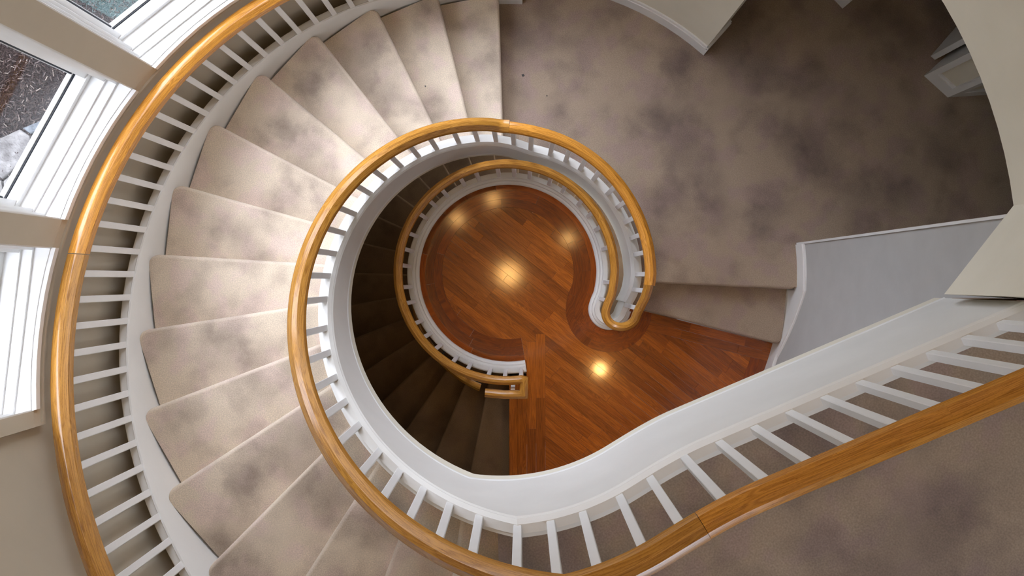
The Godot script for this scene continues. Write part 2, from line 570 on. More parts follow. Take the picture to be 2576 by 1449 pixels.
# ------------------------------------------------------------------ walls, landings, ceilings
func build_shell() -> void:
	# wall of the stairwell with the windows; the part round the windows stands slightly proud
	var west := node(self, "wall_west")
	structure(west, "beige curved stairwell wall around the sloping windows", "wall")
	var s := Shape.new()
	arc_block(s, WALL_R, 2.44, 95.0, 161.6, -4.0, -4.0, TOP_Y, TOP_Y)
	arc_block(s, WALL_R, 2.44, 161.6, 278.4, -4.0, -4.0, nosing(161.6) + 0.69, nosing(278.4) + 0.69)
	part(west, "curved_wall", s.mesh(), M.wall)
	s = Shape.new()
	arc_block(s, 2.14, 2.44, 161.6, 278.4, nosing(161.6) + 0.69, nosing(278.4) + 0.69, nosing(161.6) + 0.75, nosing(278.4) + 0.75)
	arc_block(s, 2.14, 2.44, 161.6, 278.4, HEAD, HEAD, TOP_Y, TOP_Y)
	for p in [[161.6, 163.5], [183.35, 187.0], [206.65, 210.55], [230.25, 234.0], [253.7, 257.4], [277.0, 278.4]]:
		arc_block(s, 2.14, 2.44, p[0], p[1], nosing(p[0]) + 0.75, nosing(p[1]) + 0.75, HEAD, HEAD)
	part(west, "window_surround", s.mesh(), M.wall)
	# raised bead round the lower end of the surround
	s = Shape.new()
	arc_block(s, 2.128, 2.14, 161.6, 278.4, nosing(161.6) + 0.69, nosing(278.4) + 0.69, nosing(161.6) + 0.704, nosing(278.4) + 0.704)
	arc_block(s, 2.128, 2.14, 161.6, 161.95, nosing(161.6) + 0.704, nosing(161.95) + 0.704, HEAD, HEAD)
	part(west, "surround_bead", s.mesh(), M.wall)

	# curved wall between the stair foot and the opening to the hall
	var north := node(self, "wall_north")
	structure(north, "curved cream wall ending in a corner on the middle landing", "wall")
	s = Shape.new()
	arc_block(s, 2.212, 2.44, 278.4, 311.0, -4.0, -4.0, 2.97, 2.97)
	arc_block(s, WALL_R, 2.44, 278.4, 352.8, 2.97, 2.97, TOP_Y, TOP_Y)
	part(north, "curved_wall", s.mesh(), M.plaster)
	s = Shape.new()
	var flat_wall := PackedVector2Array([pol2(2.17, 352.6), Vector2(1.866, 0.091), Vector2(2.42, 0.125), pol2(2.44, 354.0)])
	prism(s, flat_wall, 2.97, TOP_Y)
	part(north, "flat_wall", s.mesh(), M.plaster)
	var bn := node(self, "baseboard_north")
	structure(bn, "white baseboard under the curved cream wall", "baseboard")
	s = Shape.new()
	arc_block(s, 2.192, 2.212, 278.4, 311.3, MID_Y, MID_Y, MID_Y + 0.12, MID_Y + 0.12)
	arc_block(s, 2.192, 2.46, 311.0, 311.5, MID_Y, MID_Y, MID_Y + 0.12, MID_Y + 0.12)
	part(bn, "board", s.mesh(), M.trim)
	s = Shape.new()
	arc_block(s, 2.199, 2.212, 278.4, 311.2, MID_Y + 0.12, MID_Y + 0.12, MID_Y + 0.148, MID_Y + 0.148)
	arc_block(s, 2.199, 2.46, 311.0, 311.35, MID_Y + 0.12, MID_Y + 0.12, MID_Y + 0.148, MID_Y + 0.148)
	part(bn, "cap_moulding", s.mesh(), M.trim)

	# lower curved wall right of the steps
	var east := node(self, "wall_east")
	structure(east, "curved wall with shade put into its grey colour beside the two lower steps", "wall")
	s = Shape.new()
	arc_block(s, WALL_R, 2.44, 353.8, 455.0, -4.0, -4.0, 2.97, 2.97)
	part(east, "curved_wall", s.mesh(), M.wall_shaded)
	var be := node(self, "baseboard_east")
	structure(be, "white skirting stepping down along the curved wall", "baseboard")
	s = Shape.new()
	arc_block(s, 2.152, WALL_R, 353.8, 362.9, MID_Y - 0.05, MID_Y - 0.05, MID_Y + 0.13, MID_Y + 0.13)
	arc_block(s, 2.152, WALL_R, 362.9, 377.0, 0.0, 0.0, MID_Y + 0.13, 0.14)
	arc_block(s, 2.152, WALL_R, 377.0, 452.0, 0.0, 0.0, 0.14, 0.14)
	part(be, "board", s.mesh(), M.trim)
	s = Shape.new()
	arc_block(s, 2.160, WALL_R, 353.8, 362.9, MID_Y + 0.13, MID_Y + 0.13, MID_Y + 0.15, MID_Y + 0.15)
	arc_block(s, 2.160, WALL_R, 362.9, 377.0, MID_Y + 0.13, 0.14, MID_Y + 0.15, 0.16)
	arc_block(s, 2.160, WALL_R, 377.0, 452.0, 0.14, 0.14, 0.16, 0.16)
	part(be, "cap_moulding", s.mesh(), M.trim)
	s = Shape.new()
	arc_block(s, 2.160, 2.46, 353.45, 353.85, MID_Y, MID_Y, 2.97, 2.97)
	var bead := part(self, "trim_1", s.mesh(), M.trim)
	structure(bead, "thin white corner bead up the end of the grey curved wall", "trim")

	# middle landing and the hall behind the opening
	var mid := node(self, "floor_middle")
	structure(mid, "soiled brown-beige carpet of the middle landing and dark hall", "carpet")
	var poly := PackedVector2Array()
	for i in 33:
		poly.append(pol2(lerpf(1.0, 0.985, i / 32.0), lerpf(267.2, 362.2, i / 32.0)))
	for i in 5:
		poly.append(pol2(2.17, lerpf(362.2, 353.8, i / 4.0)))
	poly.append_array([pol2(2.46, 353.8), Vector2(4.8, -0.30), Vector2(4.8, -4.4), Vector2(1.0, -4.4), pol2(2.46, 311.0)])
	for i in 15:
		poly.append(pol2(2.205, lerpf(311.0, 267.2, i / 14.0)))
	s = Shape.new()
	prism(s, poly, MID_Y - 0.22, MID_Y)
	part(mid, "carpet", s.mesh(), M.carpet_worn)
	# rounded nosing of the landing above the lower step
	part(mid, "nosing", step_mesh(362.75, 360.5, MID_Y + 0.0005, 0.985, 2.15, RISE, 0.05), M.carpet_worn)

	var hall := node(self, "wall_hall")
	structure(hall, "dim cream walls around the hall behind the middle landing", "wall")
	s = Shape.new()
	box(s, Vector3(4.8, MID_Y - 0.2, -4.6), Vector3(5.0, 2.97, 0.0))
	box(s, Vector3(0.8, MID_Y - 0.2, -4.6), Vector3(4.8, 2.97, -4.4))
	box(s, Vector3(2.45, MID_Y - 0.2, -0.27), Vector3(4.8, 2.97, -0.07))
	prism(s, PackedVector2Array([pol2(2.3, 308.0), pol2(2.46, 311.0), Vector2(1.0, -4.4), Vector2(0.8, -4.4)]), MID_Y - 0.2, 2.97)
	part(hall, "wall", s.mesh(), M.plaster)
	# corner of a wall that shows at the top of the hall
	s = Shape.new()
	prism(s, PackedVector2Array([Vector2(2.49, -2.005), Vector2(2.95, -2.40), Vector2(2.95, -4.4), Vector2(1.7, -4.4), Vector2(1.7, -2.80)]), MID_Y - 0.1, 2.97)
	part(hall, "corner_wall", s.mesh(), M.plaster)
	s = Shape.new()
	prism(s, PackedVector2Array([Vector2(2.482, -1.985), Vector2(2.965, -2.40), Vector2(2.95, -2.44), Vector2(2.49, -2.05), Vector2(1.72, -2.84), Vector2(1.69, -2.81)]), MID_Y - 0.1, MID_Y + 0.14)
	part(hall, "corner_baseboard", s.mesh(), M.trim)
	s = Shape.new()
	var lid := PackedVector2Array()
	for i in 15:
		lid.append(pol2(2.172, lerpf(353.8, 311.0, i / 14.0)))
	lid.append_array([Vector2(1.0, -4.6), Vector2(5.0, -4.6), Vector2(5.0, -0.07)])
	prism(s, lid, 2.97, 3.12)
	var hc := part(self, "ceiling_hall", s.mesh(), M.plaster)
	structure(hc, "plain ceiling over the dark hall", "ceiling")

	# upper landing
	var up := node(self, "floor_upper")
	structure(up, "grey-brown carpet of the upper landing behind the railing", "carpet")
	poly = PackedVector2Array()
	var k0 := nearest_on_line(pol2(0.967, 86.5), 0, i_joint_mid)
	for i in range(0, k0 + 1):
		var q := line_p[i] + across_at(i) * 0.02
		poly.append(Vector2(q.x, q.z))
	poly.append_array([Vector2(0.005, 0.985), Vector2(0.045, 2.17), Vector2(-0.19, 2.17), Vector2(-0.19, 3.2), Vector2(3.6, 3.2), Vector2(3.6, -0.12), Vector2(2.43, -0.12), Vector2(2.43, 0.11), Vector2(2.0, 0.11)])
	s = Shape.new()
	prism(s, poly, 2.78, UP_Y)
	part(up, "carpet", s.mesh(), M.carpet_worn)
	part(up, "nosing", step_mesh(88.6, 86.0, UP_Y + 0.0005, 1.0, 2.03, UP_Y - RISE, 0.05), M.carpet_worn)
	var up_walls := node(self, "wall_upper")
	structure(up_walls, "cream walls around the upper landing", "wall")
	s = Shape.new()
	box(s, Vector3(3.6, 2.9, -0.3), Vector3(3.8, TOP_Y, 3.4))
	box(s, Vector3(-0.4, 2.9, 3.2), Vector3(3.6, 3.95, 3.4))
	box(s, Vector3(-0.4, 5.9, 3.2), Vector3(3.6, TOP_Y, 3.4))
	box(s, Vector3(-0.4, 3.95, 3.2), Vector3(1.2, 5.9, 3.4))
	box(s, Vector3(2.4, 3.95, 3.2), Vector3(3.6, 5.9, 3.4))
	box(s, Vector3(-0.4, 2.9, 2.15), Vector3(-0.19, TOP_Y, 3.2))
	box(s, Vector3(2.2, 2.9, -0.3), Vector3(3.6, TOP_Y, -0.12))
	part(up_walls, "wall", s.mesh(), M.plaster)
	s = Shape.new()
	box(s, Vector3(-2.6, TOP_Y, -2.6), Vector3(3.9, TOP_Y + 0.2, 3.4))
	var top := part(self, "ceiling", s.mesh(), M.plaster)
	structure(top, "white ceiling over the stairwell", "ceiling")
	# ceiling under the upper landing
	s = Shape.new()
	var under := PackedVector2Array()
	for i in range(0, k0 - 2):
		var q := line_p[i] + across_at(i) * 0.05
		under.append(Vector2(q.x, q.z))
	under.append_array([Vector2(0.10, 1.03), Vector2(0.10, 2.2), Vector2(-0.15, 2.6), Vector2(-0.15, 3.15), Vector2(3.55, 3.15), Vector2(3.55, 0.14), Vector2(2.0, 0.22)])
	prism(s, under, 2.72, 2.775)
	var cl := part(self, "ceiling_lobby", s.mesh(), M.plaster)
	structure(cl, "plain ceiling under the upper landing", "ceiling")
	# basement floor
	s = Shape.new()
	box(s, Vector3(-2.5, -4.2, -2.5), Vector3(2.5, -4.0, 2.5))
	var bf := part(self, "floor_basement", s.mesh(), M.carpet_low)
	structure(bf, "dark basement floor at the foot of the lower stair", "floor")

# ------------------------------------------------------------------ windows that slope with the stair
func frame_layer(r0: float, r1: float, t0: float, t1: float, a: float, b: float, low: float, high: float, parts := 0) -> ArrayMesh:
	# t0..t1 outside, a..b opening; low is the opening's bottom above the nosing line, high the depth of the head
	var s := Shape.new()
	arc_block(s, r0, r1, t0, t1, nosing(t0) + 0.735, nosing(t1) + 0.735, nosing(t0) + low, nosing(t1) + low, parts)
	arc_block(s, r0, r1, t0, t1, HEAD - high, HEAD - high, HEAD + 0.01, HEAD + 0.01, parts)
	arc_block(s, r0, r1, t0, a, nosing(t0) + low, nosing(a) + low, HEAD - high, HEAD - high, parts)
	arc_block(s, r0, r1, b, t1, nosing(b) + low, nosing(t1) + low, HEAD - high, HEAD - high, parts)
	return s.mesh()

func build_windows() -> void:
	# the window of the upper landing, behind the lower edge of the picture
	var hw := node(self, "window_6")
	structure(hw, "white window in the far wall of the upper landing", "window")
	var f := Shape.new()
	for b in [[1.14, 1.22, 3.89, 5.96], [2.38, 2.46, 3.89, 5.96], [1.22, 2.38, 3.89, 3.99], [1.22, 2.38, 5.86, 5.96], [1.22, 2.38, 4.90, 4.95]]:
		box(f, Vector3(b[0], b[2], 3.17), Vector3(b[1], b[3], 3.42))
	part(hw, "frame", f.mesh(), M.trim)
	for y in [3.99, 4.95]:
		f = Shape.new()
		box(f, Vector3(1.22, y, 3.30), Vector3(2.38, y + 0.91, 3.304))
		part(hw, "pane", f.mesh(), M.glass)
	var spans := [[163.55, 183.3], [187.05, 206.6], [210.6, 230.2], [234.05, 253.65], [257.45, 276.95]]
	var says := ["white sloping stair window at the lower left with only its sill showing", "white sloping stair window looking down on mulch and flagstones",
		"white sloping stair window with brightest sill at the upper left", "white sloping stair window beyond the brightest sill past the picture edge", "white stair window above the foot of the stair"]
	for w in 5:
		var t0: float = spans[w][0]
		var t1: float = spans[w][1]
		var win := node(self, "window_%d" % (w + 1))
		structure(win, says[w], "window")
		part(win, "casing", frame_layer(2.146, 2.275, t0 - 0.08, t1 + 0.08, t0 + 0.12, t1 - 0.12, 0.762, 0.03), M.trim)
		var s := Shape.new()
		arc_block(s, 2.124, 2.1465, t0, t1, nosing(t0) + 0.728, nosing(t1) + 0.728, nosing(t0) + 0.757, nosing(t1) + 0.757)
		part(win, "sill_nosing", s.mesh(), M.trim)
		part(win, "stop", frame_layer(2.222, 2.30, t0 + 0.05, t1 - 0.05, t0 + 0.45, t1 - 0.45, 0.774, 0.05, 1), M.trim)
		part(win, "stop", frame_layer(2.272, 2.36, t0 + 0.08, t1 - 0.08, t0 + 0.85, t1 - 0.85, 0.786, 0.065, 1), M.trim)
		var sash := part(win, "sash", frame_layer(2.345, 2.405, t0 + 0.1, t1 - 0.1, t0 + 1.55, t1 - 1.55, 0.815, 0.1, 1), M.trim)
		part(sash, "seal", frame_layer(2.406, 2.412, t0 + 0.12, t1 - 0.12, t0 + 1.75, t1 - 1.75, 0.822, 0.11, 1), M.seal)
		part(win, "outer_sill", frame_layer(2.413, 2.438, t0 + 0.1, t1 - 0.1, t0 + 1.85, t1 - 1.85, 0.828, 0.12, 1), M.trim)
		s = Shape.new()
		arc_block(s, 2.407, 2.411, t0 + 1.6, t1 - 1.6, nosing(t0 + 1.6) + 0.81, nosing(t1 - 1.6) + 0.81, HEAD - 0.1, HEAD - 0.1, 1)
		part(win, "pane", s.mesh(), M.glass)

# ------------------------------------------------------------------ the wooden lobby floor, board by board
func offset_line(from: int, to: int, off: float) -> PackedVector2Array:
	var out := PackedVector2Array()
	for i in range(from, to + 1):
		var q := line_p[i] + across_at(i) * off
		out.append(Vector2(q.x, q.z))
	return out

func lay_board(floor_: Node, poly: PackedVector2Array, along: float, tone := -1, border := false, bend := Vector2.INF) -> void:
	var shrunk := Geometry2D.offset_polygon(poly, -0.0004)
	for p in shrunk:
		if p.size() < 3:
			continue
		var area := 0.0
		for i in p.size():
			area += p[i].cross(p[(i + 1) % p.size()])
		if absf(area) < 0.00012:
			continue
		var uv := Transform2D(-along, Vector2(rng.randf() * 3.0, rng.randf() * 2.0))
		var s := Shape.new()
		prism(s, p, -0.014, rng.randf_range(-0.0003, 0.0003), 0.0006, uv, bend)
		part(floor_, "plank", s.mesh(), M.border[rng.randi() % 3] if border else M.boards[tone if tone >= 0 else [0, 1, 1, 2, 2, 0, 3, 4][rng.randi() % 8]])

func build_wood_floor() -> void:
	var fl := node(self, "floor")
	structure(fl, "glossy orange-brown oak strip floor with curved border boards", "floor")
	var last := line_p.size() - 1
	var first := nearest_on_line(Vector2(0.91, 0.20), i_joint_low, i_ring)
	var edge := 0.045
	# the whole outline
	var whole := PackedVector2Array([Vector2(0.0, 0.80), Vector2(0.0, 2.19)])
	for i in 27:
		whole.append(pol2(2.165, lerpf(89.0, 14.3, i / 26.0)))
	whole.append(pol2(0.96, 14.6))
	whole.append_array(offset_line(first, last, edge))
	whole.append(Vector2(0.135, 0.80))
	var s := Shape.new()
	prism(s, whole, -0.24, -0.013)
	part(fl, "subfloor", s.mesh(), M.under)
	# curved border boards along the kerb
	var offs := [edge, 0.112, 0.178, 0.244]
	var field := [whole]
	for k in 3:
		var i := first
		var start := true
		while i < last:
			var n := rng.randi_range(16, 26)
			if start:
				n = rng.randi_range(6, 20)
			start = false
			var to := mini(i + n, last)
			if last - to < 6:
				to = last
			var strip := offset_line(i, to, offs[k])
			var back := offset_line(i, to, offs[k + 1])
			back.reverse()
			strip.append_array(back)
			var mid: Vector2 = strip[strip.size() / 4]
			var d := across_at((i + to) / 2)
			for p in Geometry2D.intersect_polygons(strip, whole):
				# beside the end of the ring the straight border takes over
				for p2 in Geometry2D.clip_polygons(p, PackedVector2Array([Vector2(0.140, 0.40), Vector2(0.30, 0.40), Vector2(0.30, 2.3), Vector2(0.140, 2.3)])):
					lay_board(fl, p2, atan2(d.x, -d.z), 0, true, Vector2(0.79, 0.262) if to < first + 45 else Vector2(-0.012, -0.023))
			i = to
	var band := offset_line(first, last, 0.0)
	var band_in := offset_line(first, last, 0.244)
	band_in.reverse()
	band.append_array(band_in)
	# straight border beside the basement stair
	var cuts := [band]
	for b in [[0.0, 0.068, 0.80], [0.068, 0.140, 0.80], [0.140, 0.213, 0.52], [0.213, 0.286, 0.46]]:
		var z: float = b[2]
		var next := z + rng.randf_range(0.5, 0.9)
		while z < 2.19:
			next = minf(next, 2.19)
			for p in Geometry2D.intersect_polygons(PackedVector2Array([Vector2(b[0], z), Vector2(b[1], z), Vector2(b[1], next), Vector2(b[0], next)]), whole):
				lay_board(fl, p, PI / 2, [1, 0, 3, 2][rng.randi() % 4])
			z = next
			next = z + rng.randf_range(0.6, 1.1)
		cuts.append(PackedVector2Array([Vector2(b[0], b[2]), Vector2(b[1], b[2]), Vector2(b[1], 2.3), Vector2(b[0], 2.3)]))
	# border along the foot of the steps and along the curved wall
	var dir := pol2(1, 14.5)
	var side := Vector2(-dir.y, dir.x)
	var strip_c := PackedVector2Array([dir * 0.95, dir * 2.2, dir * 2.2 + side * 0.142, dir * 0.95 + side * 0.142])
	for k in 2:
		var r := 0.95
		while r < 2.15:
			var r2 := minf(r + rng.randf_range(0.45, 0.8), 2.2)
			var q := PackedVector2Array([dir * r + side * 0.071 * k, dir * r2 + side * 0.071 * k, dir * r2 + side * 0.071 * (k + 1), dir * r + side * 0.071 * (k + 1)])
			for p in Geometry2D.intersect_polygons(q, whole):
				for p2 in Geometry2D.clip_polygons(p, band):
					lay_board(fl, p2, deg_to_rad(14.5))
			r = r2
	cuts.append(strip_c)
	var strip_d := PackedVector2Array()
	for i in 26:
		strip_d.append(pol2(2.3, lerpf(14.0, 95.0, i / 25.0)))
	for i in 26:
		strip_d.append(pol2(2.02, lerpf(95.0, 14.0, i / 25.0)))
	for k in 2:
		var t := 14.0
		while t < 88.0:
			var t2 := minf(t + rng.randf_range(12, 20), 89.0)
			var q := PackedVector2Array()
			for i in 7:
				q.append(pol2(2.02 + 0.072 * k, lerpf(t, t2, i / 6.0)))
			for i in 7:
				q.append(pol2(2.02 + 0.072 * (k + 1), lerpf(t2, t, i / 6.0)))
			for p in Geometry2D.intersect_polygons(q, whole):
				for p2 in Geometry2D.clip_polygons(p, strip_c):
					for p3 in Geometry2D.clip_polygons(p2, PackedVector2Array([Vector2(-0.01, 0.4), Vector2(0.286, 0.4), Vector2(0.286, 2.4), Vector2(-0.01, 2.4)])):
						lay_board(fl, p3, deg_to_rad(t + 90.0), 0, true)
			t = t2
	cuts.append(strip_d)
	for c in cuts:
		var left := []
		for p in field:
			for q in Geometry2D.clip_polygons(p, c):
				if not Geometry2D.is_polygon_clockwise(q):
					left.append(q)
				else:
					q.reverse()
					left.append(q)
		field = left
	# the field: strips running at 38 degrees
	var a := deg_to_rad(38.0)
	var du := Vector2(cos(a), sin(a))
	var dv := Vector2(-sin(a), cos(a))
	var wide := 0.0635
	for row in range(-22, 36):
		var u := -1.4 + rng.randf() * 0.8
		while u < 3.2:
			var u2 := u + rng.randf_range(0.40, 1.05)
			var q := PackedVector2Array([du * u + dv * wide * row, du * u2 + dv * wide * row, du * u2 + dv * wide * (row + 1), du * u + dv * wide * (row + 1)])
			var tone: int = [0, 1, 1, 2, 2, 0, 3, 4, 1, 3][rng.randi() % 10]
			for f in field:
				for p in Geometry2D.intersect_polygons(q, f):
					lay_board(fl, p, a, tone)
			u = u2

# ------------------------------------------------------------------ carpeted steps
func step_mesh(nose: float, back: float, y: float, ri: float, ro: float, low: float, corner := 0.05) -> ArrayMesh:
	var er := pol(1, nose)
	var tt := pol(1, nose + 90.0)
	var rows := []
	var radii := []
	for i in 9:
		radii.append(lerpf(ri, ro - corner, i / 8.0))
	for i in range(1, 7):
		radii.append(ro - corner + corner * sin(i / 6.0 * PI / 2))
	var nr := 0.021
	for r in radii:
		var line := PackedVector3Array()
		var f := clampf((r - (ro - corner)) / corner, 0.0, 1.0)
		var pull := -0.8 * corner * (1.0 - sqrt(maxf(0.0, 1.0 - f * f)))
		var back_p := pol(r, back, y)
		var front_p: Vector3 = er * r + tt * (pull - nr) + Vector3.UP * y
		for j in 8:
			line.append(back_p.lerp(front_p, j / 7.0))
		for j in range(1, 9):
			var a := PI / 2 - PI * j / 8.0
			line.append(er * r + tt * (pull - nr + nr * cos(a)) + Vector3.UP * (y - nr + nr * sin(a)))
		line.append(er * r + tt * (pull - nr - 0.008) + Vector3.UP * (y - 2 * nr - 0.004))
		line.append(er * r + tt * (-nr - 0.010) + Vector3.UP * (low - 0.01))
		rows.append(line)
	var s := Shape.new()
	sheet(s, rows, Vector3.UP)
	return s.mesh()

func build_main_stair() -> void:
	var st := node(self, "spiral_staircase")
	tag(st, "beige carpeted spiral staircase with white stringers winding down to the middle landing", "staircase")
	for i in range(0, 15):
		var t := LAST_NOSE - (14 - i) * STEP_DEG
		var back := t - STEP_DEG - 3.5
		if i == 0:
			back = 87.0
		var y := 0.54 + (14 - i) * RISE
		part(st, "tread", step_mesh(t, back, y, 0.99, 2.031, y - RISE), M.carpet)
	# inner stringer: face, bevel, cap and the low step toward the treads
	var face := PackedVector2Array([Vector2(-0.042, -0.28), Vector2(-0.042, 0.070), Vector2(-0.036, 0.078), Vector2(-0.036, 0.084), Vector2(-0.019, 0.100), Vector2(0.018, 0.100), Vector2(0.018, 0.086), Vector2(0.036, 0.086), Vector2(0.036, -0.28)])
	var s := Shape.new()
	sweep(s, slice(i_kink, i_joint_mid, false), face, true, 30.0, 0.0, drops(i_kink, i_joint_mid))
	var inner := part(st, "inner_stringer", s.mesh(), M.white)
	s = Shape.new()
	sweep(s, slice(i_kink, i_joint_mid, false), PackedVector2Array([Vector2(-0.044, -0.290), Vector2(-0.046, -0.284), Vector2(-0.044, -0.277), Vector2(-0.040, -0.272), Vector2(-0.040, -0.292)]), true, 60.0, 0.0, drops(i_kink, i_joint_mid))
	part(inner, "bead", s.mesh(), M.trim)
	s = Shape.new()
	sweep(s, slice(i_kink, i_joint_mid, false), PackedVector2Array([Vector2(-0.041, -0.37), Vector2(-0.041, -0.27), Vector2(0.036, -0.27), Vector2(0.036, -0.37)]), true, 30.0, 0.0, drops(i_kink, i_joint_mid))
	part(inner, "soffit_edge", s.mesh(), M.plaster)
	# outer stringer
	s = Shape.new()
	var path := PackedVector3Array()
	var t := 96.0
	while t < 272.9:
		path.append(pol(2.06, t, maxf(nosing(t), MID_Y + 0.03)))
		t += 1.5
	path.append(pol(2.06, 272.9, MID_Y + 0.03))
	sweep(s, path, PackedVector2Array([Vector2(-0.03, -0.30), Vector2(-0.03, 0.094), Vector2(-0.026, 0.102), Vector2(-0.016, 0.104), Vector2(-0.012, 0.098), Vector2(0.022, 0.098), Vector2(0.022, 0.086), Vector2(0.032, 0.086), Vector2(0.032, -0.30)]), true, 30.0)
	part(st, "outer_stringer", s.mesh(), M.white)
	s = Shape.new()
	arc_block(s, 0.935, 2.085, 86.0, 262.0, nosing(86.0) - 0.42, nosing(262.0) - 0.42, nosing(86.0) - 0.24, nosing(262.0) - 0.24)
	part(st, "soffit", s.mesh(), M.plaster)

	# fascia and kerb of the upper landing
	var fa := node(self, "landing_fascia")
	tag(fa, "broad white fascia and kerb along the edge of the upper landing", "fascia")
	s = Shape.new()
	var cap := PackedVector2Array([Vector2(-0.042, -0.28), Vector2(-0.042, 0.070), Vector2(-0.036, 0.078), Vector2(-0.036, 0.084), Vector2(-0.019, 0.100), Vector2(0.016, 0.100), Vector2(0.016, 0.078), Vector2(0.040, 0.072), Vector2(0.042, 0.066), Vector2(0.042, -0.28)])
	sweep(s, slice(0, i_kink, false), cap, true, 30.0, 0.0, drops(0, i_kink))
	part(fa, "face_board", s.mesh(), M.white)
	s = Shape.new()
	sweep(s, slice(0, i_kink, false), PackedVector2Array([Vector2(-0.044, -0.290), Vector2(-0.046, -0.284), Vector2(-0.044, -0.277), Vector2(-0.040, -0.272), Vector2(-0.040, -0.292)]), true, 60.0, 0.0, drops(0, i_kink))
	part(fa, "bead", s.mesh(), M.trim)
	s = Shape.new()
	sweep(s, slice(0, i_kink, false), PackedVector2Array([Vector2(-0.041, -0.37), Vector2(-0.041, -0.27), Vector2(0.036, -0.27), Vector2(0.036, -0.37)]), true, 30.0, 0.0, drops(0, i_kink))
	part(fa, "plaster_edge", s.mesh(), M.plaster)

	# kerb of the middle landing, the slot's end and the ring round the well
	var kb := node(self, "well_kerb")
	tag(kb, "white kerb curving from the middle landing round the oak-floored well", "kerb")
	s = Shape.new()
	var deep := PackedVector2Array([Vector2(-0.042, -0.36), Vector2(-0.042, 0.070), Vector2(-0.036, 0.078), Vector2(-0.036, 0.084), Vector2(-0.019, 0.100), Vector2(0.018, 0.100), Vector2(0.018, 0.086), Vector2(0.036, 0.086), Vector2(0.036, -0.36)])
	sweep(s, slice(i_joint_mid, i_joint_low + 12, false), deep, true, 30.0)
	part(kb, "landing_kerb", s.mesh(), M.white)
	s = Shape.new()
	var ring := PackedVector2Array([Vector2(-0.020, -0.35), Vector2(-0.020, 0.088), Vector2(-0.012, 0.088), Vector2(-0.012, 0.098), Vector2(0.020, 0.100), Vector2(0.024, 0.094), Vector2(0.024, 0.070), Vector2(0.040, 0.066), Vector2(0.042, 0.060), Vector2(0.042, 0.0), Vector2(0.040, -0.35)])
	sweep(s, slice(i_joint_low + 12, line_p.size() - 1, false), ring, true, 30.0)
	part(kb, "ring_kerb", s.mesh(), M.white)
	s = Shape.new()
	var foot := i_joint_low + 18
	sweep(s, slice(foot, line_p.size() - 1, false), PackedVector2Array([Vector2(0.040, -0.01), Vector2(0.040, 0.030), Vector2(0.050, 0.030), Vector2(0.060, 0.026), Vector2(0.066, 0.014), Vector2(0.066, -0.01)]), true, 60.0)
	part(kb, "floor_moulding", s.mesh(), M.trim)
	# wall of the drum below the ring
	s = Shape.new()
	var drum := PackedVector3Array()
	for i in range(i_ring, line_p.size()):
		drum.append(line_p[i])
	sweep(s, drum, PackedVector2Array([Vector2(-0.018, -4.0), Vector2(-0.018, -0.34), Vector2(0.03, -0.34), Vector2(0.03, -4.0)]), true, 30.0)
	part(kb, "drum_wall", s.mesh(), M.plaster)

	# the single step between the middle landing and the lobby
	var ls := node(self, "landing_step")
	tag(ls, "single dark carpeted step between the middle landing and the oak floor", "step")
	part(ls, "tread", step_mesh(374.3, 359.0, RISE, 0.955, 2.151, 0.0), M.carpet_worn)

func build_basement_stair() -> void:
	var st := node(self, "basement_staircase")
	tag(st, "dark carpeted basement staircase winding down around the oak-floored well", "staircase")
	for k in range(1, 21):
		var t := 90.0 + LOW_STEP_DEG * k
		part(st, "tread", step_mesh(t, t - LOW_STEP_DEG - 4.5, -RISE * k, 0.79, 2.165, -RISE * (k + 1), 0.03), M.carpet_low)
	var s := Shape.new()
	# riser under the edge of the oak floor
	prism(s, PackedVector2Array([Vector2(-0.002, 0.80), Vector2(-0.002, 2.16), Vector2(0.02, 2.16), Vector2(0.02, 0.80)]), -0.2, -0.016)
	part(st, "top_riser", s.mesh(), M.boards[4])

